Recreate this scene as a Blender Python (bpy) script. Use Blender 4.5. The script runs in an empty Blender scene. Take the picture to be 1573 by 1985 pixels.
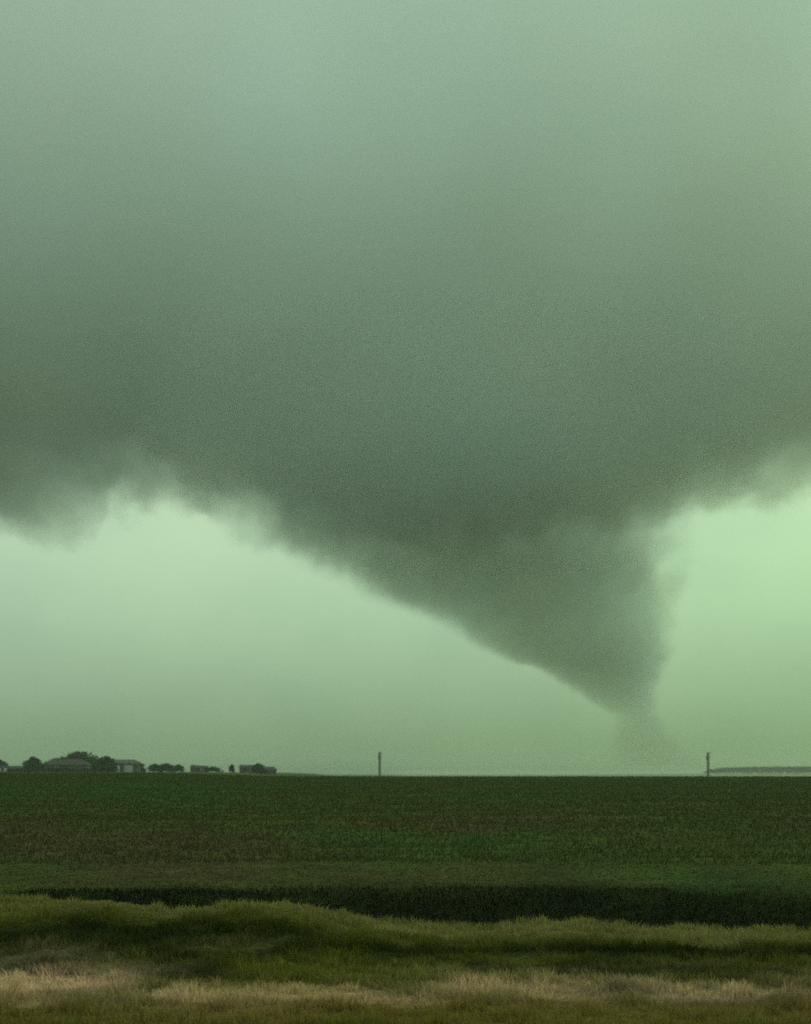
import bpy, bmesh, math, random
import numpy as np
from mathutils import Vector

random.seed(7)
RNG = np.random.default_rng(11)
S = bpy.context.scene
COL = S.collection

# ------------------------------------------------------------------ camera
F = 2727.0            # focal length in photograph pixels (frame 1573 x 1985)
CAM_Z = 2.4
HORIZON = 1500.0
cam_data = bpy.data.cameras.new('camera')
cam = bpy.data.objects.new('camera', cam_data)
COL.objects.link(cam)
cam.location = (0, 0, CAM_Z)
cam.rotation_euler = (math.radians(90), 0, 0)
cam_data.sensor_fit = 'VERTICAL'
cam_data.sensor_height = 24.0
cam_data.lens = 24.0 * F / 1985.0
cam_data.shift_y = (HORIZON - 992.5) / 1985.0
cam_data.clip_start = 0.1
cam_data.clip_end = 30000
cam_data.dof.use_dof = True
cam_data.dof.focus_distance = 27.0
cam_data.dof.aperture_fstop = (cam_data.lens / 1000.0) / 0.036
S.camera = cam

# ------------------------------------------------------------------ render
S.render.engine = 'CYCLES'
S.cycles.use_adaptive_sampling = True
S.cycles.adaptive_threshold = 0.02
S.cycles.use_denoising = False
S.cycles.max_bounces = 6
S.cycles.diffuse_bounces = 2
S.cycles.volume_bounces = 1
S.cycles.transparent_max_bounces = 32
S.cycles.sample_clamp_indirect = 1.0
S.cycles.sample_clamp_direct = 3.0
S.cycles.volume_step_rate = 1.0
S.cycles.volume_max_steps = 256
S.view_settings.view_transform = 'Standard'
S.view_settings.look = 'None'
S.view_settings.exposure = 0.0
S.view_settings.gamma = 1.0
S.view_settings.use_curve_mapping = False

# ------------------------------------------------------------------ world
SUN_EL, SUN_AZ = math.radians(48), math.radians(70)     # azimuth from +Y towards +X
world = bpy.data.worlds.new('World')
S.world = world
world.use_nodes = True


class N:
    """tiny helper round a node tree"""
    def __init__(self, tree):
        self.t = tree
        tree.nodes.clear()

    def new(self, kind, **kw):
        n = self.t.nodes.new(kind)
        for k, v in kw.items():
            setattr(n, k, v)
        return n

    def put(self, sock, v):
        if v is None:
            return
        if isinstance(v, bpy.types.NodeSocket):
            self.t.links.new(v, sock)
        else:
            sock.default_value = v

    def math(self, op, a, b=None, c=None, clamp=False):
        n = self.new('ShaderNodeMath', operation=op, use_clamp=clamp)
        for i, v in enumerate((a, b, c)):
            self.put(n.inputs[i], v)
        return n.outputs[0]

    def ss(self, v, lo, hi, a=0.0, b=1.0):
        """smooth step of v from lo..hi to a..b"""
        n = self.new('ShaderNodeMapRange', interpolation_type='SMOOTHSTEP')
        for i, x in enumerate((v, lo, hi, a, b)):
            self.put(n.inputs[i], x)
        return n.outputs[0]

    def noise(self, vec, scale, detail=2.0, rough=0.5):
        n = self.new('ShaderNodeTexNoise')
        self.put(n.inputs['Vector'], vec)
        n.inputs['Scale'].default_value = scale
        n.inputs['Detail'].default_value = detail
        n.inputs['Roughness'].default_value = rough
        return n

    def ramp(self, fac, stops, interp='EASE'):
        n = self.new('ShaderNodeValToRGB')
        n.color_ramp.interpolation = interp
        el = n.color_ramp.elements
        while len(el) > 1:
            el.remove(el[-1])
        for i, (p, c) in enumerate(stops):
            e = el[0] if i == 0 else el.new(p)
            e.position = p
            e.color = (*c, 1) if len(c) == 3 else c
        self.put(n.inputs[0], fac)
        return n.outputs[0]

    def mix(self, fac, a, b, blend='MIX'):
        n = self.new('ShaderNodeMix', data_type='RGBA', blend_type=blend)
        self.put(n.inputs[0], fac)
        self.put(n.inputs[6], a)
        self.put(n.inputs[7], b)
        return n.outputs[2]

    def curve(self, v, pts, lo, hi):
        """piecewise function of v; pts = (x, y); returns real values"""
        ys = [p[1] for p in pts]
        y0, y1 = min(ys), max(ys)
        xn = self.math('DIVIDE', self.math('SUBTRACT', v, lo), hi - lo, clamp=True)
        n = self.new('ShaderNodeFloatCurve')
        cm = n.mapping
        cv = cm.curves[0]
        P = [((x - lo) / (hi - lo), (y - y0) / (y1 - y0)) for x, y in pts]
        while len(cv.points) < len(P):
            cv.points.new(0.5, 0.5)
        for q, (x, y) in zip(cv.points, P):
            q.location = (x, y)
            q.handle_type = 'AUTO_CLAMPED'
        cm.update()
        self.put(n.inputs['Value'], xn)
        return self.math('MULTIPLY_ADD', n.outputs[0], y1 - y0, y0)


w = N(world.node_tree)
tc = w.new('ShaderNodeTexCoord')
sep = w.new('ShaderNodeSeparateXYZ')
w.put(sep.inputs[0], tc.outputs['Generated'])
el = w.math('DIVIDE', w.math('ARCSINE', sep.outputs[2]), math.pi / 2, clamp=True)  # 0 horizon .. 1 zenith
d = lambda y: math.atan((HORIZON - y) / F) / (math.pi / 2)
base = w.ramp(el, [
    (0.0, (.225, .350, .195)),
    (d(1440), (.235, .372, .200)),
    (d(1330), (.315, .475, .285)),
    (d(1200), (.405, .610, .375)),
    (d(1080), (.480, .700, .440)),
    (d(900), (.510, .725, .475)),
    (d(300), (.460, .645, .490)),
    (d(-400), (.400, .555, .430)),
    (1.0, (.350, .480, .375))], 'LINEAR')
# the cloud cover is a little brighter and yellower towards the hidden sun
side = w.ss(sep.outputs[0], -0.35, 0.5)
base = w.mix(1.0, base, w.ramp(side, [(0.0, (1.0, .96, 1.03)), (1.0, (1.05, 1.10, 1.0))], 'LINEAR'), 'MULTIPLY')
mp = w.new('ShaderNodeMapping')
mp.inputs['Scale'].default_value = (1, 1, 1.3)
w.put(mp.inputs[0], tc.outputs['Generated'])
nz = w.noise(mp.outputs[0], 4.2, 5, .55)
base = w.mix(1.0, base, w.ramp(nz.outputs[0], [(.3, (.90, .92, .95)), (.7, (1.10, 1.08, 1.04))], 'LINEAR'), 'MULTIPLY')
sky = w.new('ShaderNodeTexSky', sky_type='NISHITA', sun_disc=False)
sky.sun_elevation = SUN_EL
sky.sun_rotation = SUN_AZ
sky.dust_density = 6.0
bg1 = w.new('ShaderNodeBackground')
bg1.inputs['Strength'].default_value = 0.95
w.put(bg1.inputs[0], base)
bg2 = w.new('ShaderNodeBackground')
bg2.inputs['Strength'].default_value = 0.05
w.put(bg2.inputs[0], w.mix(1.0, sky.outputs[0], (.09, .13, .08, 1), 'MULTIPLY'))
add = w.new('ShaderNodeAddShader')
w.put(add.inputs[0], bg1.outputs[0])
w.put(add.inputs[1], bg2.outputs[0])
wo = w.new('ShaderNodeOutputWorld')
w.put(wo.inputs[0], add.outputs[0])

sun_data = bpy.data.lights.new('sun', 'SUN')
sun_data.energy = 0.5
sun_data.angle = math.radians(25)
sun_data.color = (1.0, .97, .86)
sun = bpy.data.objects.new('sun', sun_data)
COL.objects.link(sun)
dv = Vector((math.cos(SUN_EL) * math.sin(SUN_AZ), math.cos(SUN_EL) * math.cos(SUN_AZ), math.sin(SUN_EL)))
sun.rotation_euler = dv.to_track_quat('Z', 'Y').to_euler()
sun.location = (0, 0, 50)


# ------------------------------------------------------------------ helpers
def tag(o, label=None, cat=None, group=None, kind=None):
    for k, v in (('label', label), ('category', cat), ('group', group), ('kind', kind)):
        if v:
            o[k] = v
    return o


def link(name, mesh, mat=None, parent=None, loc=(0, 0, 0), rz=0.0):
    o = bpy.data.objects.new(name, mesh)
    COL.objects.link(o)
    if mat and mesh is not None:
        mesh.materials.append(mat)
    o.parent = parent
    o.location = loc
    o.rotation_euler = (0, 0, rz)
    return o


def empty(name, loc, rz=0.0):
    return link(name, None, loc=loc, rz=rz)


def np_mesh(name, verts, faces):
    """faces: int array (n,3) or (n,4)"""
    m = bpy.data.meshes.new(name)
    v = np.asarray(verts, dtype=np.float32)
    f = np.asarray(faces, dtype=np.int32)
    k = f.shape[1]
    m.vertices.add(len(v))
    m.vertices.foreach_set('co', v.ravel())
    m.loops.add(f.size)
    m.loops.foreach_set('vertex_index', f.ravel())
    m.polygons.add(len(f))
    m.polygons.foreach_set('loop_start', np.arange(0, f.size, k, dtype=np.int32))
    m.update(calc_edges=True)
    return m


def vcol(mesh, rgb):
    a = mesh.attributes.new('species_colour', 'FLOAT_COLOR', 'POINT')
    c = np.ones((len(mesh.vertices), 4), np.float32)
    c[:, :3] = rgb
    a.data.foreach_set('color', c.ravel())


def hash2(ix, iy, seed):
    h = (ix.astype(np.int64) * 374761393 + iy.astype(np.int64) * 668265263 + seed * 974634777) & 0xffffffff
    h = ((h ^ (h >> 13)) * 1274126177) & 0xffffffff
    return ((h ^ (h >> 16)) & 0xffff) / 65535.0


def vnoise(x, y, seed=0):
    ix, iy = np.floor(x), np.floor(y)
    fx, fy = x - ix, y - iy
    fx, fy = fx * fx * (3 - 2 * fx), fy * fy * (3 - 2 * fy)
    a, b = hash2(ix, iy, seed), hash2(ix + 1, iy, seed)
    c, e = hash2(ix, iy + 1, seed), hash2(ix + 1, iy + 1, seed)
    return (a * (1 - fx) + b * fx) * (1 - fy) + (c * (1 - fx) + e * fx) * fy


def fbm(x, y, octaves=3, seed=0):
    s, a, t = 0, 1.0, 0
    for i in range(octaves):
        s = s + a * vnoise(x * 2 ** i, y * 2 ** i, seed + i * 17)
        t += a
        a *= .5
    return s / t


def sstep(x, lo, hi):
    t = np.clip((x - lo) / (hi - lo), 0, 1)
    return t * t * (3 - 2 * t)


# ------------------------------------------------------------------ terrain
def height(X, Y):
    X = np.asarray(X, float)
    Y = np.asarray(Y, float)
    n1 = fbm(X / 9 + 40, Y / 5 + 10, 3, 1) - .5
    n2 = fbm(X / 1.6, Y / .9, 2, 5) - .5
    # verge in front of the bank
    h = 0.0 + .17 * n1 + .05 * n2 + .05 * (fbm(X / .4 + 5, Y / .3, 2, 15) - .5)
    u = X / np.maximum(Y, 1)            # bearing, for features that run across the view
    # bank along the near side of the ditch, higher on the left, humped
    bank_y = 21.5 + 1.2 * np.sin(X * .5) + .6 * n1
    bx = np.array([-40, -6.3, -5.3, -4.4, -3.3, -2.4, -1.5, -.9, 0, 1.2, 2.1, 3.8, 6.2, 40])
    bz = np.array([.42, .42, .52, .56, .40, .52, .46, .26, .08, -.03, .14, .02, -.10, -.17])
    bh = np.interp(X, bx, bz)
    h = h + .9 * bh * np.exp(-((Y - bank_y) / np.where(Y > bank_y, 1.0, 2.8)) ** 2)
    # ditch
    mid = 26.5
    wd = np.interp(X, [-9, -4, 0, 4, 9], [1.5, 2.0, 3.0, 3.2, 3.0])
    dd = np.interp(X, [-12, -8, -2, 2, 9], [.35, .55, .8, .95, .95])
    h = h - dd * np.exp(-(np.abs(Y - mid) / wd) ** 3)
    # field rising to a crest
    crest = 1.86 + .57 * sstep(-X, 14, 42)
    f = sstep(Y, 28, 60) * .25 + (np.clip((Y - 32) / (210 - 32), 0, 1) ** .9) * (crest - .25)
    far = crest - (crest - .3) * sstep(Y, 235, 420)
    farm = sstep(-X, 25, 50) * (2.86 - crest) * sstep(Y, 260, 330)
    farm_on = sstep(-X, 22, 50)
    rise = np.where(Y < 215, f, np.where(farm_on > 0, (crest + (2.80 - crest) * sstep(Y, 230, 340)) * farm_on + far * (1 - farm_on), far))
    h = h + rise
    h = np.where(Y > 600, h * (1 - sstep(Y, 600, 1100)), h)
    # gentle pale swell under the far wood
    h = h + 3.2 * np.exp(-(((X - 520) / 330) ** 2 + ((Y - 1750) / 330) ** 2))
    return h


def project(X, Y, Z):
    Yc = np.maximum(Y, .5)
    return 786.5 + F * X / Yc, HORIZON + F * (CAM_Z - Z) / Yc


C = dict(
    field=np.array([.058, .076, .024]),
    field_green=np.array([.050, .088, .028]),
    field_brown=np.array([.072, .066, .028]),
    sedge_shade=np.array([.008, .0135, .003]),  # near-black because the shade of the ditch is put into the colour
    bank=np.array([.195, .170, .098]),
    mid=np.array([.142, .138, .040]),
    mid_dark=np.array([.034, .046, .012]),
    lime=np.array([.140, .145, .024]),
    tan=np.array([.58, .385, .275]),
    straw=np.array([.34, .31, .14]),
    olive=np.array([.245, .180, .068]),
    misty_stubble=np.array([.30, .31, .20]),  # pale, stands in for the mist below the far wood
)

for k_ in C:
    if k_ not in ('misty_stubble', 'tan'):
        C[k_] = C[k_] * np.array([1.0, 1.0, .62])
for k_ in ('bank', 'mid', 'mid_dark', 'lime', 'olive', 'straw', 'tan'):
    C[k_] = C[k_] * {'tan': 1.02, 'bank': .92, 'mid': .76}.get(k_, .70)


def lerp(a, b, t):
    return a * (1 - t[..., None]) + b * t[..., None]


def species(X, Y):
    """colour of what grows at X, Y, with ditch shade and far mist painted in"""
    Z = height(X, Y)
    n = fbm(X / 3.4 + 9, Y / 1.5 + 3, 4, 21)
    n2 = fbm(X / 1.1, Y / .8, 3, 31)
    n3 = fbm(X / 26 + 2, Y / 22 + 5, 3, 41)
    n4 = fbm(X / 5.0 + 70, Y / 14 + 20, 3, 43)
    col = np.zeros(X.shape + (3,)) + C['field']
    col = lerp(col, C['field_green'], sstep(n3, .48, .66))
    fx, fy = X / np.maximum(Y, 1), Y
    col = lerp(col, C['field_brown'], sstep(n4, .45, .65) * (1 - sstep(Y, 55, 110)) * .6)
    col = lerp(col, C['bank'] * .40, sstep(n4, .64, .78) * sstep(Y, 30, 34) * (1 - sstep(Y, 48, 70)))
    # verge between road and bank
    ver = 1 - sstep(Y, 22.6, 23.4)
    vc = np.zeros_like(col) + C['mid']
    n5 = fbm(X / 2.1 + 33, Y / .95 + 8, 4, 77)
    vc = lerp(vc, C['mid_dark'], sstep(n, .49, .60) * (.45 + .55 * sstep(n5, .4, .6)))
    vc = lerp(vc, C['bank'] * .8, sstep(n5, .56, .68) * sstep(Y, 16.5, 18) * .9)
    vc = lerp(vc, C['lime'], sstep(.5 - n, -.08, .10) * sstep(19.4 - Y, 0, 1.2) * .9)
    band = np.exp(-((Y - 18.6 - 1.2 * (n4 - .5)) / .75) ** 2)
    vc = lerp(vc, C['mid_dark'] * .75, band * sstep(n4, .42, .55))
    bank = sstep(Y, 19.2, 20.8) * (.35 + .65 * sstep(n, .35, .6))
    vc = lerp(vc, C['bank'], np.clip(bank, 0, 1))
    edge = 15.9 + 1.6 * (n - .5) + .6 * np.sin(X * 1.1 + .6) + .5 * (n2 - .5)
    dry = np.exp(-((Y - edge + .9) / 1.15) ** 2) * (.62 + .38 * sstep(-X, .5, 2.6)) * (.55 + .6 * n4)
    vc = lerp(vc, C['tan'], np.clip(dry * 1.25, 0, 1) * (.35 + .65 * sstep(n2, .25, .65)))
    vc = lerp(vc, C['straw'], np.clip(dry, 0, 1) * sstep(n2, .5, .8) * .6)
    near = 1 - sstep(Y, 13.9, 14.9)
    vc = lerp(vc, lerp(np.zeros_like(vc) + C['olive'], C['mid'] * .9, sstep(n2, .5, .7)), near * .85)
    col = lerp(col, vc, ver)
    # shade painted into the colour of sedge in the ditch
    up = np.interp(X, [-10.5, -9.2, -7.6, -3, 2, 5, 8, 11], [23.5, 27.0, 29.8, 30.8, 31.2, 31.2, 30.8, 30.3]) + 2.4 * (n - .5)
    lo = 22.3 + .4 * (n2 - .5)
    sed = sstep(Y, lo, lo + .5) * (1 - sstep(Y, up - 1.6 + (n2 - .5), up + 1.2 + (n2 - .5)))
    col = lerp(col, lerp(np.zeros_like(col) + C['sedge_shade'], C['sedge_shade'] * 2.4, sstep(n2, .45, .7) * sstep(n, .4, .6)), sed)
    # pale stubble in the far distance, low mist painted into its colour
    col = lerp(col, C['misty_stubble'], sstep(Y, 300, 420) * sstep(X, -30, 5))
    return col * (.82 + .36 * n2[..., None])


def axis(a, b, fine_lo, fine_hi, step, grow):
    mid = list(np.arange(fine_lo, fine_hi + 1e-6, step))
    s, v = step, fine_hi
    while v < b:
        s *= grow
        v += s
        mid.append(min(v, b))
    s, v = step, fine_lo
    out = []
    while v > a:
        s *= grow
        v -= s
        out.append(max(v, a))
    return np.array(out[::-1] + mid)


xs = axis(-7000, 7000, -11, 11, .16, 1.055)
ys = axis(-6000, 9000, 10, 36, .16, 1.03)
GX, GY = np.meshgrid(xs, ys)
GZ = height(GX, GY)
nx_, ny_ = len(xs), len(ys)
ii = np.arange(nx_ * ny_).reshape(ny_, nx_)
quads = np.stack([ii[:-1, :-1], ii[:-1, 1:], ii[1:, 1:], ii[1:, :-1]], -1).reshape(-1, 4)
gm = np_mesh('field', np.stack([GX, GY, GZ], -1).reshape(-1, 3), quads)
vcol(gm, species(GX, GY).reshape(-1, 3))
for p in gm.polygons:
    pass
gm.polygons.foreach_set('use_smooth', np.ones(len(gm.polygons), bool))


def ground_material():
    m = bpy.data.materials.new('turf')
    m.use_nodes = True
    t = N(m.node_tree)
    at = t.new('ShaderNodeAttribute', attribute_name='species_colour')
    pos = t.new('ShaderNodeNewGeometry').outputs['Position']
    a = t.noise(pos, 5.5, 6, .75)
    b = t.noise(pos, .45, 5, .65)
    c = t.noise(pos, .12, 3, .6)
    col = t.mix(1.0, at.outputs['Color'], t.ramp(a.outputs[0], [(.32, (.38, .4, .4)), (.68, (1.65, 1.6, 1.5))], 'LINEAR'), 'MULTIPLY')
    col = t.mix(1.0, col, t.ramp(b.outputs[0], [(.3, (.62, .6, .6)), (.5, (1, 1, 1)), (.7, (1.4, 1.3, 1.2))], 'LINEAR'), 'MULTIPLY')
    col = t.mix(1.0, col, t.ramp(c.outputs[0], [(.35, (.85, 1.0, .95)), (.65, (1.15, 1.0, .95))], 'LINEAR'), 'MULTIPLY')
    bs = t.new('ShaderNodeBsdfPrincipled')
    t.put(bs.inputs['Base Color'], col)
    bs.inputs['Roughness'].default_value = .95
    bs.inputs['Specular IOR Level'].default_value = .1
    bp = t.new('ShaderNodeBump')
    bp.inputs['Strength'].default_value = .9
    bp.inputs['Distance'].default_value = .12
    t.put(bp.inputs['Height'], a.outputs[0])
    t.put(bs.inputs['Normal'], bp.outputs[0])
    o = t.new('ShaderNodeOutputMaterial')
    t.put(o.inputs[0], bs.outputs[0])
    return m


field = link('field', gm, ground_material())
tag(field, 'dark green rough field with a ditch, rising to the horizon', kind='structure')


# ------------------------------------------------------------------ storm cloud and tornado (real volumes 2.7 km off)
DIST = 2727.0          # at this distance one metre is one photograph pixel
PX = lambda x: x - 786.5
PZ = lambda y: HORIZON + CAM_Z - y


def volume_material(name, density_fn, colour, aniso, step_rate):
    m = bpy.data.materials.new(name)
    m.use_nodes = True
    t = N(m.node_tree)
    pos = t.new('ShaderNodeNewGeometry').outputs['Position']
    s = t.new('ShaderNodeSeparateXYZ')
    t.put(s.inputs[0], pos)
    rho, col = density_fn(t, pos, *s.outputs)
    pv = t.new('ShaderNodeVolumePrincipled')
    t.put(pv.inputs['Density'], rho)
    t.put(pv.inputs['Color'], col if col is not None else colour)
    pv.inputs['Absorption Color'].default_value = (0, 0, 0, 1)
    pv.inputs['Anisotropy'].default_value = aniso
    o = t.new('ShaderNodeOutputMaterial')
    t.put(o.inputs['Volume'], pv.outputs[0])
    rgb = t.new('ShaderNodeRGB')
    rgb.outputs[0].default_value = (1, 1, 1, 1)
    tr = t.new('ShaderNodeBsdfTransparent')
    t.put(tr.inputs[0], rgb.outputs[0])
    t.put(o.inputs['Surface'], tr.outputs[0])
    try:
        m.cycles.volume_step_rate = step_rate
    except Exception:
        m.volume_step_rate = step_rate
    return m


BASE = [(-2600, 1010), (-900, 1040), (-400, 1000), (-120, 985), (0, 1005), (90, 1035), (170, 1055), (205, 1005), (260, 980), (350, 985), (450, 1022),
        (540, 1045), (700, 1060), (900, 1060), (1100, 1050), (1290, 1020), (1330, 1000), (1380, 985), (1480, 968), (1573, 952), (1750, 950), (2100, 920), (4200, 900)]
BASE = [(PX(x), PZ(y + 32)) for x, y in BASE]
Y_FRONT, Y_BACK = 1650.0, 3500.0
TOP = 2050.0


def cloud_density(t, pos, x, y, z):
    zb = t.curve(x, BASE, BASE[0][0], BASE[-1][0])
    st = t.new('ShaderNodeMapping')
    st.inputs['Scale'].default_value = (1, .35, 1)
    t.put(st.inputs[0], pos)
    n = t.noise(st.outputs[0], .0095, 4, .68)
    big = t.noise(pos, .0019, 2, .55)
    back = t.math('MAXIMUM', t.math('SUBTRACT', y, DIST - 60), 0.0)
    surf = t.math('MULTIPLY_ADD', back, .75, zb)
    hgt = t.math('SUBTRACT', z, surf)
    hgt = t.math('ADD', hgt, t.math('MULTIPLY', t.math('SUBTRACT', n.outputs[0], .5), 215.0))
    under = t.ss(hgt, -5.0, 38.0)
    alt = t.math('SUBTRACT', z, t.math('MULTIPLY', t.math('SUBTRACT', big.outputs[0], .5), 500.0))
    fall = t.curve(alt, [(300, 1.0), (600, .98), (780, .74), (1000, .52), (1300, .25), (1700, .04), (2100, .0)], 300, 2100)
    front = t.ss(y, Y_FRONT, Y_FRONT + 500)
    end = t.ss(z, TOP, TOP - 300)
    rho = t.math('MULTIPLY', t.math('MULTIPLY', under, fall), t.math('MULTIPLY', front, end))
    rho = t.math('MULTIPLY', rho, t.math('MULTIPLY_ADD', big.outputs[0], .9, .55))
    rho = t.math('MULTIPLY', rho, t.curve(x, [(-3000, 1.15), (-700, 1.2), (-300, 1.0), (250, .95), (600, 1.26), (3000, 1.1)], -3000, 3000))
    # thinner towards the upper right
    thin = t.ss(t.math('MULTIPLY_ADD', t.math('SUBTRACT', z, 900.0), .6, x), 450.0, 1150.0, 1.0, .42)
    rho = t.math('MULTIPLY', rho, thin)
    rho = t.math('MULTIPLY', rho, .0026)
    hue = t.new('ShaderNodeSeparateColor')
    t.put(hue.inputs[0], big.outputs[1])
    return rho, t.ramp(hue.outputs[1], [(.36, (.78, .93, .94)), (.5, (.82, .90, .86)), (.64, (.84, .90, .80))], 'LINEAR')


def cloud_hull():
    xs = np.unique(np.concatenate([np.linspace(-3300, 3300, 60), [b[0] for b in BASE]]))
    bx, bz = [b[0] for b in BASE], [b[1] for b in BASE]
    secs = []
    for x in xs:
        zb = float(np.interp(x, bx, bz)) - 42
        secs.append([(x, Y_FRONT, zb + 60), (x, Y_FRONT + 250, zb), (x, 2200, zb), (x, DIST - 60, zb), (x, DIST + 60, zb + 75),
                     (x, DIST + 300, zb + 290), (x, Y_BACK, zb + 700), (x, Y_BACK, TOP), (x, 2500, TOP), (x, Y_FRONT, TOP)])
    k = len(secs[0])
    bm = bmesh.new()
    rings = [[bm.verts.new(p) for p in s] for s in secs]
    for a, b in zip(rings[:-1], rings[1:]):
        for i in range(k):
            bm.faces.new((a[i], a[(i + 1) % k], b[(i + 1) % k], b[i]))
    bm.faces.new(rings[0][::-1])
    bm.faces.new(rings[-1])
    bmesh.ops.recalc_face_normals(bm, faces=bm.faces)
    m = bpy.data.meshes.new('storm_cloud')
    bm.to_mesh(m)
    bm.free()
    return m


cloud = link('storm_cloud', cloud_hull(), volume_material('storm_vapour', cloud_density, (.70, .78, .77, 1), .2, .46))
tag(cloud, 'huge dark grey-green storm cloud with a ragged low base across the whole sky', 'storm cloud')

# left and right outline of the funnel by height
FUN = [(1484, 1176, 1362), (1450, 1180, 1318), (1420, 1182, 1292), (1395, 1180, 1280), (1370, 1142, 1280), (1340, 1086, 1282), (1305, 1034, 1290),
       (1275, 954, 1300), (1250, 900, 1304), (1225, 856, 1302), (1190, 784, 1300), (1160, 694, 1318), (1115, 604, 1330), (1060, 512, 1338),
       (1000, 447, 1350), (930, 372, 1400), (840, 300, 1450), (700, 240, 1500)]
FZ = [PZ(y) for y, a, b in FUN]
FCX = [(PX(a) + PX(b)) / 2 for y, a, b in FUN]
FRX = [(b - a) / 2 for y, a, b in FUN]
FRY = [min(max(r * .85, 48), 310) for r in FRX]
FY = DIST - 40


def funnel_density(t, pos, x, y, z):
    lo, hi = FZ[0], FZ[-1]
    cx = t.curve(z, list(zip(FZ, FCX)), lo, hi)
    rx = t.curve(z, list(zip(FZ, FRX)), lo, hi)
    ry = t.curve(z, list(zip(FZ, FRY)), lo, hi)
    st = t.new('ShaderNodeMapping')
    st.inputs['Scale'].default_value = (1, .4, .9)
    t.put(st.inputs[0], pos)
    n = t.noise(st.outputs[0], .0125, 4, .70)
    dx = t.math('DIVIDE', t.math('SUBTRACT', x, cx), rx)
    dy = t.math('DIVIDE', t.math('SUBTRACT', y, FY), ry)
    r = t.math('SQRT', t.math('ADD', t.math('MULTIPLY', dx, dx), t.math('MULTIPLY', dy, dy)))
    # metres inside the wall of the funnel, ruffled
    dist = t.math('MULTIPLY', t.math('SUBTRACT', 1.0, r), t.math('MINIMUM', rx, 160.0))
    dist = t.math('ADD', dist, t.math('MULTIPLY', t.math('SUBTRACT', n.outputs[0], .50), t.math('MINIMUM', t.math('MULTIPLY', rx, 1.0), 92.0)))
    soft = t.curve(z, [(0, 20), (150, 28), (300, 42), (660, 60)], 0, 660)
    body = t.ss(dist, -4.0, soft)
    str_ = t.curve(z, [(lo, .75), (PZ(1450), 1.0), (PZ(1400), 1.4), (PZ(1350), 1.7), (PZ(1250), 1.1), (PZ(1150), .85), (PZ(1100), .85), (PZ(1060), .78), (PZ(1000), .58), (PZ(900), .28), (PZ(800), .08), (hi, .0)], lo, hi)
    rho = t.math('MULTIPLY', t.math('MULTIPLY', body, str_), .0056)
    hue = t.noise(pos, .0055, 1, .6)
    return rho, t.ramp(hue.outputs[0], [(.36, (.78, .92, .90)), (.5, (.82, .90, .83)), (.64, (.89, .90, .72))], 'LINEAR')


def funnel_hull():
    bm = bmesh.new()
    rings, k = [], 28
    for z, cx, rx, ry in zip(FZ, FCX, FRX, FRY):
        ring = []
        for i in range(k):
            a = 2 * math.pi * i / k
            e = min(60, 30 + rx * .1)
            ring.append(bm.verts.new((cx + (rx + e) * math.cos(a), FY + (ry + e) * math.sin(a), z)))
        rings.append(ring)
    for a, b in zip(rings[:-1], rings[1:]):
        for i in range(k):
            bm.faces.new((a[i], a[(i + 1) % k], b[(i + 1) % k], b[i]))
    bm.faces.new(rings[0][::-1])
    bm.faces.new(rings[-1])
    bmesh.ops.recalc_face_normals(bm, faces=bm.faces)
    m = bpy.data.meshes.new('tornado')
    bm.to_mesh(m)
    bm.free()
    return m


tornado = link('tornado', funnel_hull(), volume_material('funnel_vapour', funnel_density, (.70, .78, .74, 1), .2, .48))
tag(tornado, 'wide slanting tornado funnel narrowing to a faint tip above the field', 'tornado')


# ------------------------------------------------------------------ plain materials
def plain(name, col, rough=.85, var=.25, scale=1.5, metal=0.0):
    m = bpy.data.materials.new(name)
    m.use_nodes = True
    t = N(m.node_tree)
    pos = t.new('ShaderNodeTexCoord').outputs['Object']
    n = t.noise(pos, scale, 5, .65)
    f = t.ramp(n.outputs[0], [(.3, (1 - var,) * 3), (.7, (1 + var,) * 3)], 'LINEAR')
    bs = t.new('ShaderNodeBsdfPrincipled')
    t.put(bs.inputs['Base Color'], t.mix(1.0, (*col, 1), f, 'MULTIPLY'))
    bs.inputs['Roughness'].default_value = rough
    bs.inputs['Metallic'].default_value = metal
    o = t.new('ShaderNodeOutputMaterial')
    t.put(o.inputs[0], bs.outputs[0])
    return m


def foliage_material(name, col, translucent=.2):
    m = bpy.data.materials.new(name)
    m.use_nodes = True
    t = N(m.node_tree)
    pos = t.new('ShaderNodeTexCoord').outputs['Object']
    n = t.noise(pos, 1.1, 4, .7)
    f = t.ramp(n.outputs[0], [(.3, (.6, .6, .6)), (.7, (1.5, 1.45, 1.3))], 'LINEAR')
    c = t.mix(1.0, (*col, 1), f, 'MULTIPLY')
    a = t.new('ShaderNodeBsdfDiffuse')
    b = t.new('ShaderNodeBsdfTranslucent')
    t.put(a.inputs[0], c)
    t.put(b.inputs[0], c)
    mx = t.new('ShaderNodeMixShader')
    mx.inputs[0].default_value = translucent
    t.put(mx.inputs[1], a.outputs[0])
    t.put(mx.inputs[2], b.outputs[0])
    o = t.new('ShaderNodeOutputMaterial')
    t.put(o.inputs[0], mx.outputs[0])
    return m


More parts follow.
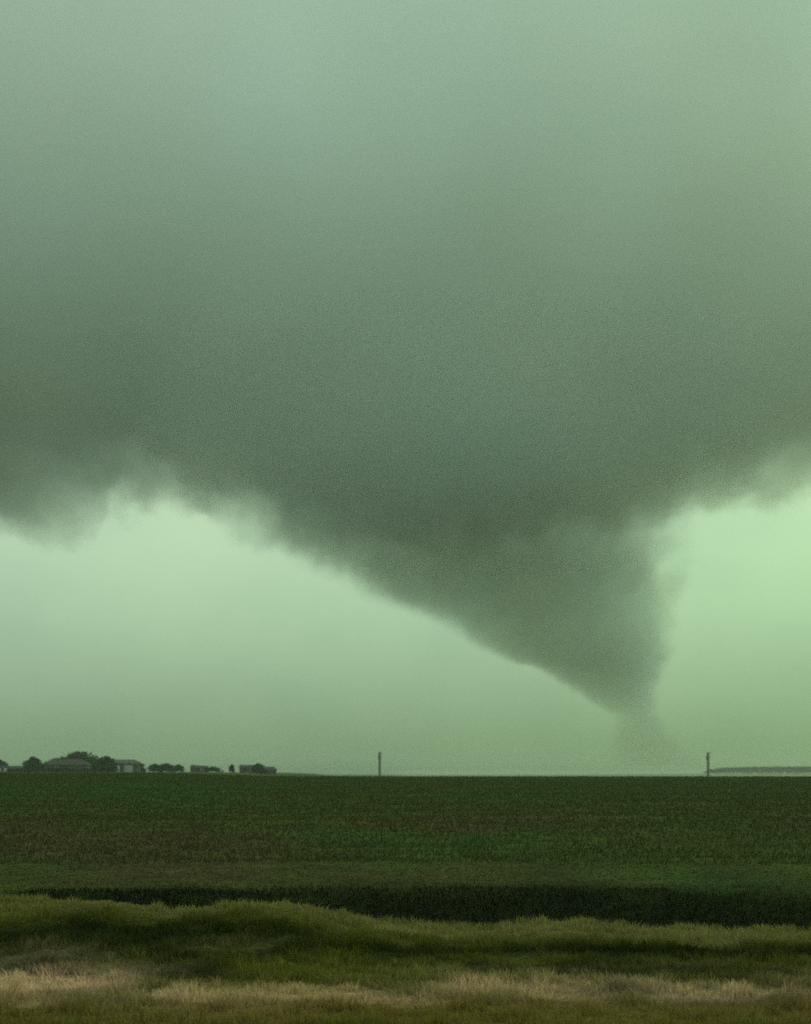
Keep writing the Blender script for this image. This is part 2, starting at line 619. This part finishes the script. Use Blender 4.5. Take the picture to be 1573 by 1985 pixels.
M = dict(
    bark=plain('bark', (.055, .045, .035)),
    leaf=foliage_material('dark_leaves', (.030, .042, .020)),
    leaf_grey=foliage_material('dull_twigs_and_leaves', (.050, .050, .036)),
    leaf_green=foliage_material('green_leaves', (.032, .055, .024)),
    roof=plain('weathered_shingle', (.030, .032, .028)),
    roof_brown=plain('brown_shingle', (.040, .034, .031)),
    wall_grey=plain('weathered_boards', (.065, .060, .058)),
    wall_pale=plain('pale_paint', (.42, .42, .38)),
    wall_dark=plain('dark_boards', (.055, .05, .047)),
    white=plain('white_paint', (.78, .78, .74), var=.08),
    glass=plain('dark_window_glass', (.02, .022, .025), rough=.1, var=.05),
    tin=plain('dull_tin', (.055, .062, .058), rough=.7),
    pole=plain('weathered_pole_wood', (.16, .15, .12)),
    iron=plain('galvanised_iron', (.12, .12, .12), rough=.6),
    porcelain=plain('grey_porcelain', (.25, .25, .25), rough=.3),
    wood_far=foliage_material('far_wood_leaves', (.006, .011, .005)),
)


# ------------------------------------------------------------------ mesh helpers
def bm_box(bm, c, s):
    x, y, z = c
    a, b, e = s[0] / 2, s[1] / 2, s[2] / 2
    v = [bm.verts.new((x + i * a, y + j * b, z + k * e)) for i in (-1, 1) for j in (-1, 1) for k in (-1, 1)]
    for f in ((0, 1, 3, 2), (4, 6, 7, 5), (0, 4, 5, 1), (2, 3, 7, 6), (0, 2, 6, 4), (1, 5, 7, 3)):
        bm.faces.new([v[i] for i in f])


def bm_tube(bm, pts, k=8):
    """pts: (x, y, z, r) along the tube"""
    rings = []
    for i, (x, y, z, r) in enumerate(pts):
        p = Vector(pts[max(i - 1, 0)][:3])
        q = Vector(pts[min(i + 1, len(pts) - 1)][:3])
        dr = (q - p).normalized()
        u = dr.orthogonal().normalized()
        v = dr.cross(u)
        rings.append([bm.verts.new(Vector((x, y, z)) + (u * math.cos(2 * math.pi * j / k) + v * math.sin(2 * math.pi * j / k)) * r) for j in range(k)])
    for a, b in zip(rings[:-1], rings[1:]):
        for j in range(k):
            bm.faces.new((a[j], a[(j + 1) % k], b[(j + 1) % k], b[j]))
    bm.faces.new(rings[0][::-1])
    bm.faces.new(rings[-1])


def bm_link(name, bm, mat, parent=None, loc=(0, 0, 0)):
    bmesh.ops.recalc_face_normals(bm, faces=bm.faces)
    m = bpy.data.meshes.new(name)
    bm.to_mesh(m)
    bm.free()
    return link(name, m, mat, parent, loc)


def gz(x, y):
    return float(height(np.array([x]), np.array([y]))[0])


# ------------------------------------------------------------------ farm on the left
def tree(name, label, cat, x, y, w, h, mat, group, clear=.12, lean=0.0, lumps=7, leaves=1500, seed=0):
    """x, y on the ground, crown width w, height h"""
    r = random.Random(seed)
    g = np.random.default_rng(seed)
    root = empty(name, (x, y, gz(x, y) - .05))
    tag(root, label, cat, group)
    bm = bmesh.new()
    th = h * .55
    bm_tube(bm, [(0, 0, -.2, .035 * h), (lean * .2, 0, th * .5, .026 * h), (lean * .5, 0, th, .016 * h), (lean * .8, 0, h * .85, .006 * h)], 7)
    for i in range(6):
        a = i * 2.4 + r.random()
        z0 = h * (.2 + .07 * i)
        L = w * .38
        bm_tube(bm, [(0, 0, z0, .012 * h), (math.cos(a) * L * .5, math.sin(a) * L * .5, z0 + L * .35, .008 * h),
                     (math.cos(a) * L, math.sin(a) * L, z0 + L * .6, .003 * h)], 5)
    bm_link('trunk', bm, M['bark'], root)
    # crown: leaf clumps spread through several lobes
    lobes = []
    for i in range(lumps):
        a = i * 2.399 + r.random() * .6
        t = (i + .2) / lumps
        z = h * (clear + .10 + (.78 - clear - .10) * t)
        rad = w * .5 * (.62 * math.sqrt(max(0.05, 1 - (t * 1.02) ** 2)))
        lobes.append((math.cos(a) * rad + lean * t, math.sin(a) * rad, z, w * (.30 + .08 * r.random()), h * (.20 + .05 * r.random())))
    lobes.append((lean, 0, h * .80, w * .24, h * .19))
    V, Fc = [], []
    per = leaves // len(lobes)
    for cx, cy, cz, rx, rz in lobes:
        dirs = g.normal(size=(per, 3))
        dirs /= np.linalg.norm(dirs, axis=1)[:, None]
        rad = g.random(per) ** .45
        c = dirs * rad[:, None] * np.array([rx, rx, rz]) + np.array([cx, cy, cz])
        c[:, 2] = np.maximum(c[:, 2], h * clear * .6)
        s = h * (.05 + .035 * g.random(per))
        u = g.normal(size=(per, 3))
        u /= np.linalg.norm(u, axis=1)[:, None]
        v = np.cross(u, g.normal(size=(per, 3)))
        v /= np.linalg.norm(v, axis=1)[:, None]
        q = np.stack([c - u * s[:, None], c + v * s[:, None] * .6, c + u * s[:, None], c - v * s[:, None] * .6], 1)
        k = sum(len(a) for a in V)
        V.append(q.reshape(-1, 3))
        Fc.append(np.arange(per * 4).reshape(-1, 4) + k)
    link('crown', np_mesh('crown', np.concatenate(V), np.concatenate(Fc)), mat, root)
    return root


def roof_mesh(w, dpt, z0, hgt, over, hip=0.0, slope=0.0, thick=.14):
    """ridge along x; hip > 0 pulls the ridge ends in; slope tilts the ridge down to +x"""
    bm = bmesh.new()
    a, b = w / 2 + over, dpt / 2 + over
    for dz in (0, thick):
        pass
    P = [(-a, -b, z0), (a, -b, z0), (a, b, z0), (-a, b, z0)]
    R = [(-a + hip, 0, z0 + hgt), (a - hip, 0, z0 + hgt - slope)]
    lowv = [bm.verts.new((x, y, z - thick)) for x, y, z in P]
    up = [bm.verts.new(p) for p in P]
    rd = [bm.verts.new(p) for p in R]
    bm.faces.new(lowv[::-1])
    for i in range(4):
        bm.faces.new((lowv[i], lowv[(i + 1) % 4], up[(i + 1) % 4], up[i]))
    bm.faces.new((up[0], up[1], rd[1], rd[0]))
    bm.faces.new((up[2], up[3], rd[0], rd[1]))
    bm.faces.new((up[1], up[2], rd[1]))
    bm.faces.new((up[3], up[0], rd[0]))
    return bm


def building(name, label, x, y, w, dpt, wall_h, roof_h, wall, roof, hip=0.0, slope=0.0, over=.35, doors=(), windows=(), chimney=None, group=None, cat='farm building'):
    """front wall faces the camera side (-y); doors (x, w, h, material, part label) and windows (x, z, w, h)"""
    root = empty(name, (x, y, gz(x, y) - .1))
    tag(root, label, cat, group)
    bm = bmesh.new()
    bm_box(bm, (0, 0, wall_h / 2 - .2), (w, dpt, wall_h + .4))
    # boards: thin battens proud of the front wall
    wl = bm_link('wall', bm, M[wall], root)
    rf = bm_link('roof', roof_mesh(w, dpt, wall_h + .16, roof_h, over, hip, slope), M[roof], root)
    for dx, dw, dh, mat, lab in doors:
        bm = bmesh.new()
        bm_box(bm, (0, 0, 0), (dw, .08, dh))
        o = bm_link('door', bm, M[mat], root, (dx, -dpt / 2 - .043, dh / 2 + .05))
        if lab:
            o['label'] = lab
        bm = bmesh.new()
        bm_box(bm, (0, 0, 0), (.06, .08, .3))
        bm_link('handle', bm, M['iron'], o, (dw * .38, -.083, 0))
    for wx, wz, ww, wh in windows:
        bm = bmesh.new()
        for sx in (-1, 1):
            bm_box(bm, (sx * (ww / 2 + .05), 0, 0), (.1, .1, wh + .2))
        for sz in (-1, 1):
            bm_box(bm, (0, 0, sz * (wh / 2 + .05)), (ww - .002, .094, .1))
        fr = bm_link('window', bm, M['wall_pale'], root, (wx, -dpt / 2 - .053, wz))
        bm = bmesh.new()
        bm_box(bm, (0, 0, 0), (ww, .03, wh))
        bm_link('pane', bm, M['glass'], fr, (0, .02, 0))
    if chimney is not None:
        bm = bmesh.new()
        bm_box(bm, (0, 0, 0), (.7, .7, 1.3))
        bm_box(bm, (0, 0, .7), (.84, .84, .12))
        bm_link('chimney', bm, M['roof_brown'], rf, (chimney, 0, wall_h + roof_h + .2))
    return root


def at(px, y):
    return PX(px) * y / F


GB, GT = 'low buildings of the farmstead on the horizon', 'trees round the farmstead on the horizon'
k = 420 / F                                   # metres per photograph pixel at the farm
building('farmhouse', 'wide grey farmhouse with a hipped roof below the tallest tree', at(130, 425), 425, 13.2, 8, 2.3, 1.7, 'wall_grey', 'roof_brown', hip=2.6,
         doors=[(1.2, 1.0, 2.0, 'wall_dark', None)], windows=[(-4.6, 1.3, 1.1, 1.0), (-2.0, 1.3, 1.1, 1.0), (4.2, 1.3, 1.1, 1.0)], chimney=-1.5, group=GB, cat='farmhouse')
building('machine_shed', 'long grey shed with a bright white door right of the farmhouse', at(233, 420), 420, 11.4, 7, 2.6, 1.2, 'wall_grey', 'tin', hip=1.6,
         doors=[(-.1, 1.5, 2.1, 'white', 'bright white door'), (3.2, 2.6, 2.2, 'wall_pale', 'pale double door')], windows=[(-3.4, 1.4, .9, .8)], group=GB, cat='shed')
building('low_shed', 'long low dark shed at the far left between two trees', at(36, 418), 418, 6.6, 4.5, 1.15, .8, 'wall_dark', 'roof_brown',
         doors=[(1.7, .9, 1.1, 'wall_grey', None)], windows=[(-1.5, .65, .7, .5)], group=GB, cat='shed')
building('small_hut', 'small pale walled hut at the left end of the farmstead', at(4, 410), 410, 2.6, 2.4, 1.5, .7, 'wall_pale', 'roof', over=.2,
         doors=[(.5, .7, 1.3, 'wall_dark', None)], windows=[(-.6, .9, .5, .5)], group=GB, cat='hut')
building('barn', 'small dark barn standing alone with its roof sloping down to the right', at(387, 425), 425, 4.8, 4.5, 1.35, .9, 'wall_dark', 'roof', slope=.35, over=.15,
         doors=[(-.9, 1.2, 1.2, 'wall_grey', None)], windows=[(1.2, .85, .6, .5)], group=GB, cat='barn')
building('long_barn', 'dark barn left of the bushy tree at the right end of the farmstead', at(483, 425), 425, 5.2, 4.5, 1.5, .8, 'wall_dark', 'roof', over=.2,
         doors=[(-1.2, 1.1, 1.3, 'wall_grey', None)], windows=[(1.0, .9, .6, .5)], group=GB, cat='barn')
building('end_barn', 'last dark barn at the right end of the farmstead beside open field', at(519, 422), 422, 5.0, 4.5, 1.35, .85, 'wall_dark', 'roof', hip=.9, over=.25,
         doors=[(.8, 1.2, 1.2, 'wall_grey', None)], windows=[(-1.2, .85, .6, .5)], group=GB, cat='barn')

# label, px, width px, height px above the horizon line, material, seed
TREES = [
    ('edge_tree', 'dark tree cut by the left edge of the view', -3, 32, 27, 'leaf', 412, 7),
    ('round_tree', 'round dark tree standing apart left of the farmhouse', 65, 30, 32, 'leaf_green', 415, 8),
    ('tall_tree', 'broad domed tree behind the farmhouse, tallest of all', 152, 74, 42, 'leaf_grey', 436, 9),
    ('tree', 'wide lower tree at the left end of the farmhouse roof', 112, 52, 30, 'leaf_grey', 438, 10),
    ('dark_tree', 'dark rounded tree at the left end of the shed with white door', 204, 38, 33, 'leaf', 414, 11),
    ('pale_bush', 'dull bushy tree at the right end of the shed with white door', 268, 22, 23, 'leaf_grey', 424, 12),
    ('bush', 'first low bushy tree right of the shed with white door', 301, 24, 19, 'leaf_green', 424, 13),
    ('bush', 'middle and widest of the three low bushy trees before the lone barn', 322, 32, 20, 'leaf', 426, 14),
    ('bush', 'last of the three low bushy trees, just left of the lone barn', 346, 20, 18, 'leaf_green', 422, 15),
    ('bush', 'low dark bush touching the right end of the lone barn', 414, 28, 14, 'leaf', 424, 16),
    ('slender_tree', 'slender upright little tree alone between the two groups of barns', 450, 9, 18, 'leaf', 424, 17),
    ('bushy_tree', 'bushy tree rising between the last two barns', 501, 22, 20, 'leaf', 419, 18),
]
for nm, lab, px, wp, hp, mat, y, sd in TREES:
    kk = y / F
    x = at(px, y)
    top = CAM_Z + (hp) * kk
    hp, wp = hp * 1.06, wp * 1.14
    top = CAM_Z + hp * kk
    tree(nm, lab, 'tree' if hp > 24 else 'bush', x, y, wp * kk, top - gz(x, y), M[mat], GT, seed=sd, leaves=2200 if wp > 25 else 1300, lumps=9 if wp > 40 else 7)


# low hedge in front of the house
hx0, hx1 = at(14, 409), at(192, 409)
g = np.random.default_rng(17)
n = 5200
X = g.uniform(hx0, hx1, n)
top = 1.05 + .9 * (fbm(X / 2.2, X * 0 + 1, 3, 61) - .35)
Zh = top * g.random(n) ** .7
Yh = g.normal(0, .45, n)
c = np.stack([X - hx0, Yh, Zh], 1)
sz = g.uniform(.10, .22, n)[:, None]
u = g.normal(size=(n, 3)); u /= np.linalg.norm(u, axis=1)[:, None]
v = np.cross(u, g.normal(size=(n, 3))); v /= np.linalg.norm(v, axis=1)[:, None]
q = np.stack([c - u * sz, c + v * sz * .7, c + u * sz, c - v * sz * .7], 1).reshape(-1, 3)
hedge = link('hedge', np_mesh('hedge', q, np.arange(n * 4).reshape(-1, 4)), M['leaf'], loc=(hx0, 409, gz(hx0 + 12, 409) - .05))
tag(hedge, 'low ragged dark hedge running along the front of the farmhouse and low shed', 'hedge')


# ------------------------------------------------------------------ utility poles
def utility_pole(label, px, y, top_px, base, seed, tilt):
    x = at(px, y)
    z0 = gz(x, y)
    H = CAM_Z + (HORIZON - top_px) * y / F - z0
    root = empty('utility_pole', (x, y, z0))
    root.rotation_euler = (0, tilt, math.radians(base))
    tag(root, label, 'utility pole', 'utility poles along the horizon')
    bm = bmesh.new()
    bm_tube(bm, [(0, 0, -.6, .40), (0, 0, H * .5, .38), (0, 0, H, .34)], 10)
    bm_link('pole', bm, M['pole'], root)
    for i, z in enumerate((H - .45, H - 1.6)):
        bm = bmesh.new()
        bm_box(bm, (0, -.32, 0), (2.6 - .4 * i, .16, .2))
        arm = bm_link('crossarm', bm, M['pole'], root, (0, 0, z))
        for s in (-1, 1):
            bm = bmesh.new()
            bm_tube(bm, [(0, 0, 0, .05), (0, 0, .12, .10), (0, 0, .2, .07), (0, 0, .32, .11), (0, 0, .42, .05)], 8)
            bm_link('insulator', bm, M['porcelain'], arm, (s * (1.15 - .2 * i), -.32, .1))
    bm = bmesh.new()
    bm_tube(bm, [(0, 0, 0, .30), (0, 0, .05, .36), (0, 0, 1.15, .36), (0, 0, 1.25, .22)], 12)
    tr = bm_link('transformer', bm, M['iron'], root, (-.74, .0, H - 2.2))
    for z in (.25, .95):
        bm = bmesh.new()
        bm_box(bm, (.33, 0, 0), (.2, .12, .08))
        bm_link('bracket', bm, M['iron'], tr, (0, 0, z))
    return root


utility_pole('thick dark utility pole alone on the middle of the horizon', 736.5, 415, 1458, 80, 1, 0.0)
utility_pole('dark utility pole left of the far wood, its top heavier on one side', 1373.5, 415, 1458, 60, 2, -.035)

# ------------------------------------------------------------------ far wood on the right
g = np.random.default_rng(5)
n = 26000
wx = g.uniform(0, 1, n)
X0, X1 = at(1384, 1600), at(2100, 1600)
X = X0 + (X1 - X0) * wx
prof = np.interp(X, [X0, X0 + 6, X0 + 14, X0 + 40, X0 + 80, X0 + 130, X0 + 250, X1], [.15, .55, .8, .92, 1.0, .96, .82, .55]) * (.93 + .14 * fbm(X / 9, X * 0, 3, 3))
Yw = 1600 + g.uniform(-25, 60, n)
topz = CAM_Z + 13.5 * 1600 / F
botz = CAM_Z + 1.2 * 1600 / F
Zw = botz + (topz - botz) * prof * g.random(n) ** .6
c = np.stack([X, Yw, Zw], 1)
s = g.uniform(.5, 1.1, n)[:, None]
u = g.normal(size=(n, 3)); u /= np.linalg.norm(u, axis=1)[:, None]
v = np.cross(u, g.normal(size=(n, 3))); v /= np.linalg.norm(v, axis=1)[:, None]
q = np.stack([c - u * s, c + v * s * .7, c + u * s, c - v * s * .7], 1).reshape(-1, 3)
wood = link('far_wood', np_mesh('far_wood', q, np.arange(n * 4).reshape(-1, 4)), M['wood_far'])
tag(wood, 'long low dark wood far off above a pale strip on the right horizon', 'wood', kind='stuff')


# ------------------------------------------------------------------ grass
def grass_material():
    m = bpy.data.materials.new('grass_blades')
    m.use_nodes = True
    t = N(m.node_tree)
    at_ = t.new('ShaderNodeAttribute', attribute_name='species_colour')
    a = t.new('ShaderNodeBsdfDiffuse')
    b = t.new('ShaderNodeBsdfTranslucent')
    t.put(a.inputs[0], at_.outputs['Color'])
    t.put(b.inputs[0], at_.outputs['Color'])
    mx = t.new('ShaderNodeMixShader')
    mx.inputs[0].default_value = .3
    t.put(mx.inputs[1], a.outputs[0])
    t.put(mx.inputs[2], b.outputs[0])
    o = t.new('ShaderNodeOutputMaterial')
    t.put(o.inputs[0], mx.outputs[0])
    return m


GM = grass_material()


def blades(g, X, Y, hmean, wmean, colour_gain=1.15):
    n = len(X)
    Z = height(X, Y) - .02
    hh = hmean * g.uniform(.45, 1.35, n)
    ww = wmean * g.uniform(.6, 1.4, n)
    a = g.uniform(0, 2 * np.pi, n)
    lean = g.uniform(.1, .75, n) * hh
    la = g.uniform(0, 2 * np.pi, n)
    ux, uy = np.cos(a) * ww, np.sin(a) * ww
    lx, ly = np.cos(la) * lean, np.sin(la) * lean
    P = np.zeros((n, 5, 3))
    P[:, 0] = np.stack([X - ux, Y - uy, Z], 1)
    P[:, 1] = np.stack([X + ux, Y + uy, Z], 1)
    P[:, 2] = np.stack([X + ux * .7 + lx * .35, Y + uy * .7 + ly * .35, Z + hh * .6], 1)
    P[:, 3] = np.stack([X - ux * .7 + lx * .35, Y - uy * .7 + ly * .35, Z + hh * .6], 1)
    P[:, 4] = np.stack([X + lx, Y + ly, Z + hh], 1)
    base = np.arange(n)[:, None] * 5
    tri = np.concatenate([base + np.array([0, 1, 2]), base + np.array([0, 2, 3]), base + np.array([3, 2, 4])], 1).reshape(-1, 3)
    col = species(X, Y) * colour_gain * g.uniform(.65, 1.4, n)[:, None]
    return P.reshape(-1, 3), tri, np.repeat(col, 5, 0)


def fan(g, n, y0, y1, power=1.0, margin=1.12):
    """points over the ground between two distances, a little wider than the view"""
    Y = y0 + (y1 - y0) * g.random(n) ** power
    X = g.uniform(-1, 1, n) * (.30 * Y * margin + 4.5)
    return X, Y


g = np.random.default_rng(3)
X, Y = fan(g, 430000, 10.0, 23.5, 1.05)
Z = height(X, Y)
tall = sstep(fbm(X / 1.3, Y / .8, 3, 31), .35, .65)
v_, f_, c_ = blades(g, X, Y, .05 + .09 * sstep(fbm(X / .3 + 3, Y / .3, 3, 91), .42, .7), .0075, 1.55)
vm = np_mesh('verge_grass', v_, f_)
vcol(vm, c_)
tag(link('verge_grass', vm, GM), 'rough olive and straw-coloured grass on the near verge and bank', 'grass', kind='stuff')

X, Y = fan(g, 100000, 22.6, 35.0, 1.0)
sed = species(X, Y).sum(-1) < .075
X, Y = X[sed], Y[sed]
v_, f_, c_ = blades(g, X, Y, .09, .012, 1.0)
vm = np_mesh('ditch_sedge_shade', v_, f_)
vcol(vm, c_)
tag(link('ditch_sedge_shade', vm, GM), 'nearly black-green sedge filling the ditch behind the bank, ditch shade painted into its colour', 'sedge_shade', kind='stuff')

X, Y = fan(g, 240000, 25.0, 222.0, 1.7)
keep = species(X, Y).sum(-1) > .085
X, Y = X[keep], Y[keep]
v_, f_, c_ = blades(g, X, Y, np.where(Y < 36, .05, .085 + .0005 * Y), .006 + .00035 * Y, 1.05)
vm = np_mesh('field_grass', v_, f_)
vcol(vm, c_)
tag(link('field_grass', vm, GM), 'dark green mottled grass of the wide field beyond the ditch', 'grass', kind='stuff')

# pale bleached tuft at the left
tx, ty = at(21, 14.9), 14.9
n = 150
a = g.uniform(0, 2 * np.pi, n)
r = np.abs(g.normal(0, .022, n))
X, Y = r * np.cos(a), r * np.sin(a)
hh = g.uniform(.16, .33, n)
ww = g.uniform(.006, .011, n)
lx = X * 1.6 + .07 + g.normal(0, .02, n)
ly = Y * 1.6
P = np.zeros((n, 5, 3))
P[:, 0] = np.stack([X - ww, Y, hh * 0], 1)
P[:, 1] = np.stack([X + ww, Y, hh * 0], 1)
P[:, 2] = np.stack([X + ww + lx * .4, Y + ly * .4, hh * .6], 1)
P[:, 3] = np.stack([X - ww + lx * .4, Y + ly * .4, hh * .6], 1)
P[:, 4] = np.stack([X + lx, Y + ly, hh], 1)
b_ = np.arange(n)[:, None] * 5
tri = np.concatenate([b_ + np.array([0, 1, 2]), b_ + np.array([0, 2, 3]), b_ + np.array([3, 2, 4])], 1).reshape(-1, 3)
tm = np_mesh('bleached_tuft', P.reshape(-1, 3), tri)
tuft = link('bleached_tuft', tm, foliage_material('bleached_straw', (.85, .62, .40), .3), loc=(tx, ty, gz(tx, ty) - .01))
tag(tuft, 'pale bleached tuft of dry grass leaning right in the near left corner', 'grass tuft')

# ------------------------------------------------------------------ haze over the plain
bm = bmesh.new()
lo, hi = -10.0, 14.2
bm_box(bm, (0, 1500, (lo + hi) / 2), (14400, 15400, hi - lo))
hz = bpy.data.materials.new('haze_air')
hz.use_nodes = True
t = N(hz.node_tree)
pv = t.new('ShaderNodeVolumePrincipled')
pv.inputs['Color'].default_value = (.90, .97, .86, 1)
pv.inputs['Density'].default_value = .00035
pv.inputs['Anisotropy'].default_value = .5
t.put(t.new('ShaderNodeOutputMaterial').inputs['Volume'], pv.outputs[0])
haze = bm_link('haze', bm, hz)
tag(haze, 'thin greenish haze lying over the whole plain', 'haze', kind='stuff')
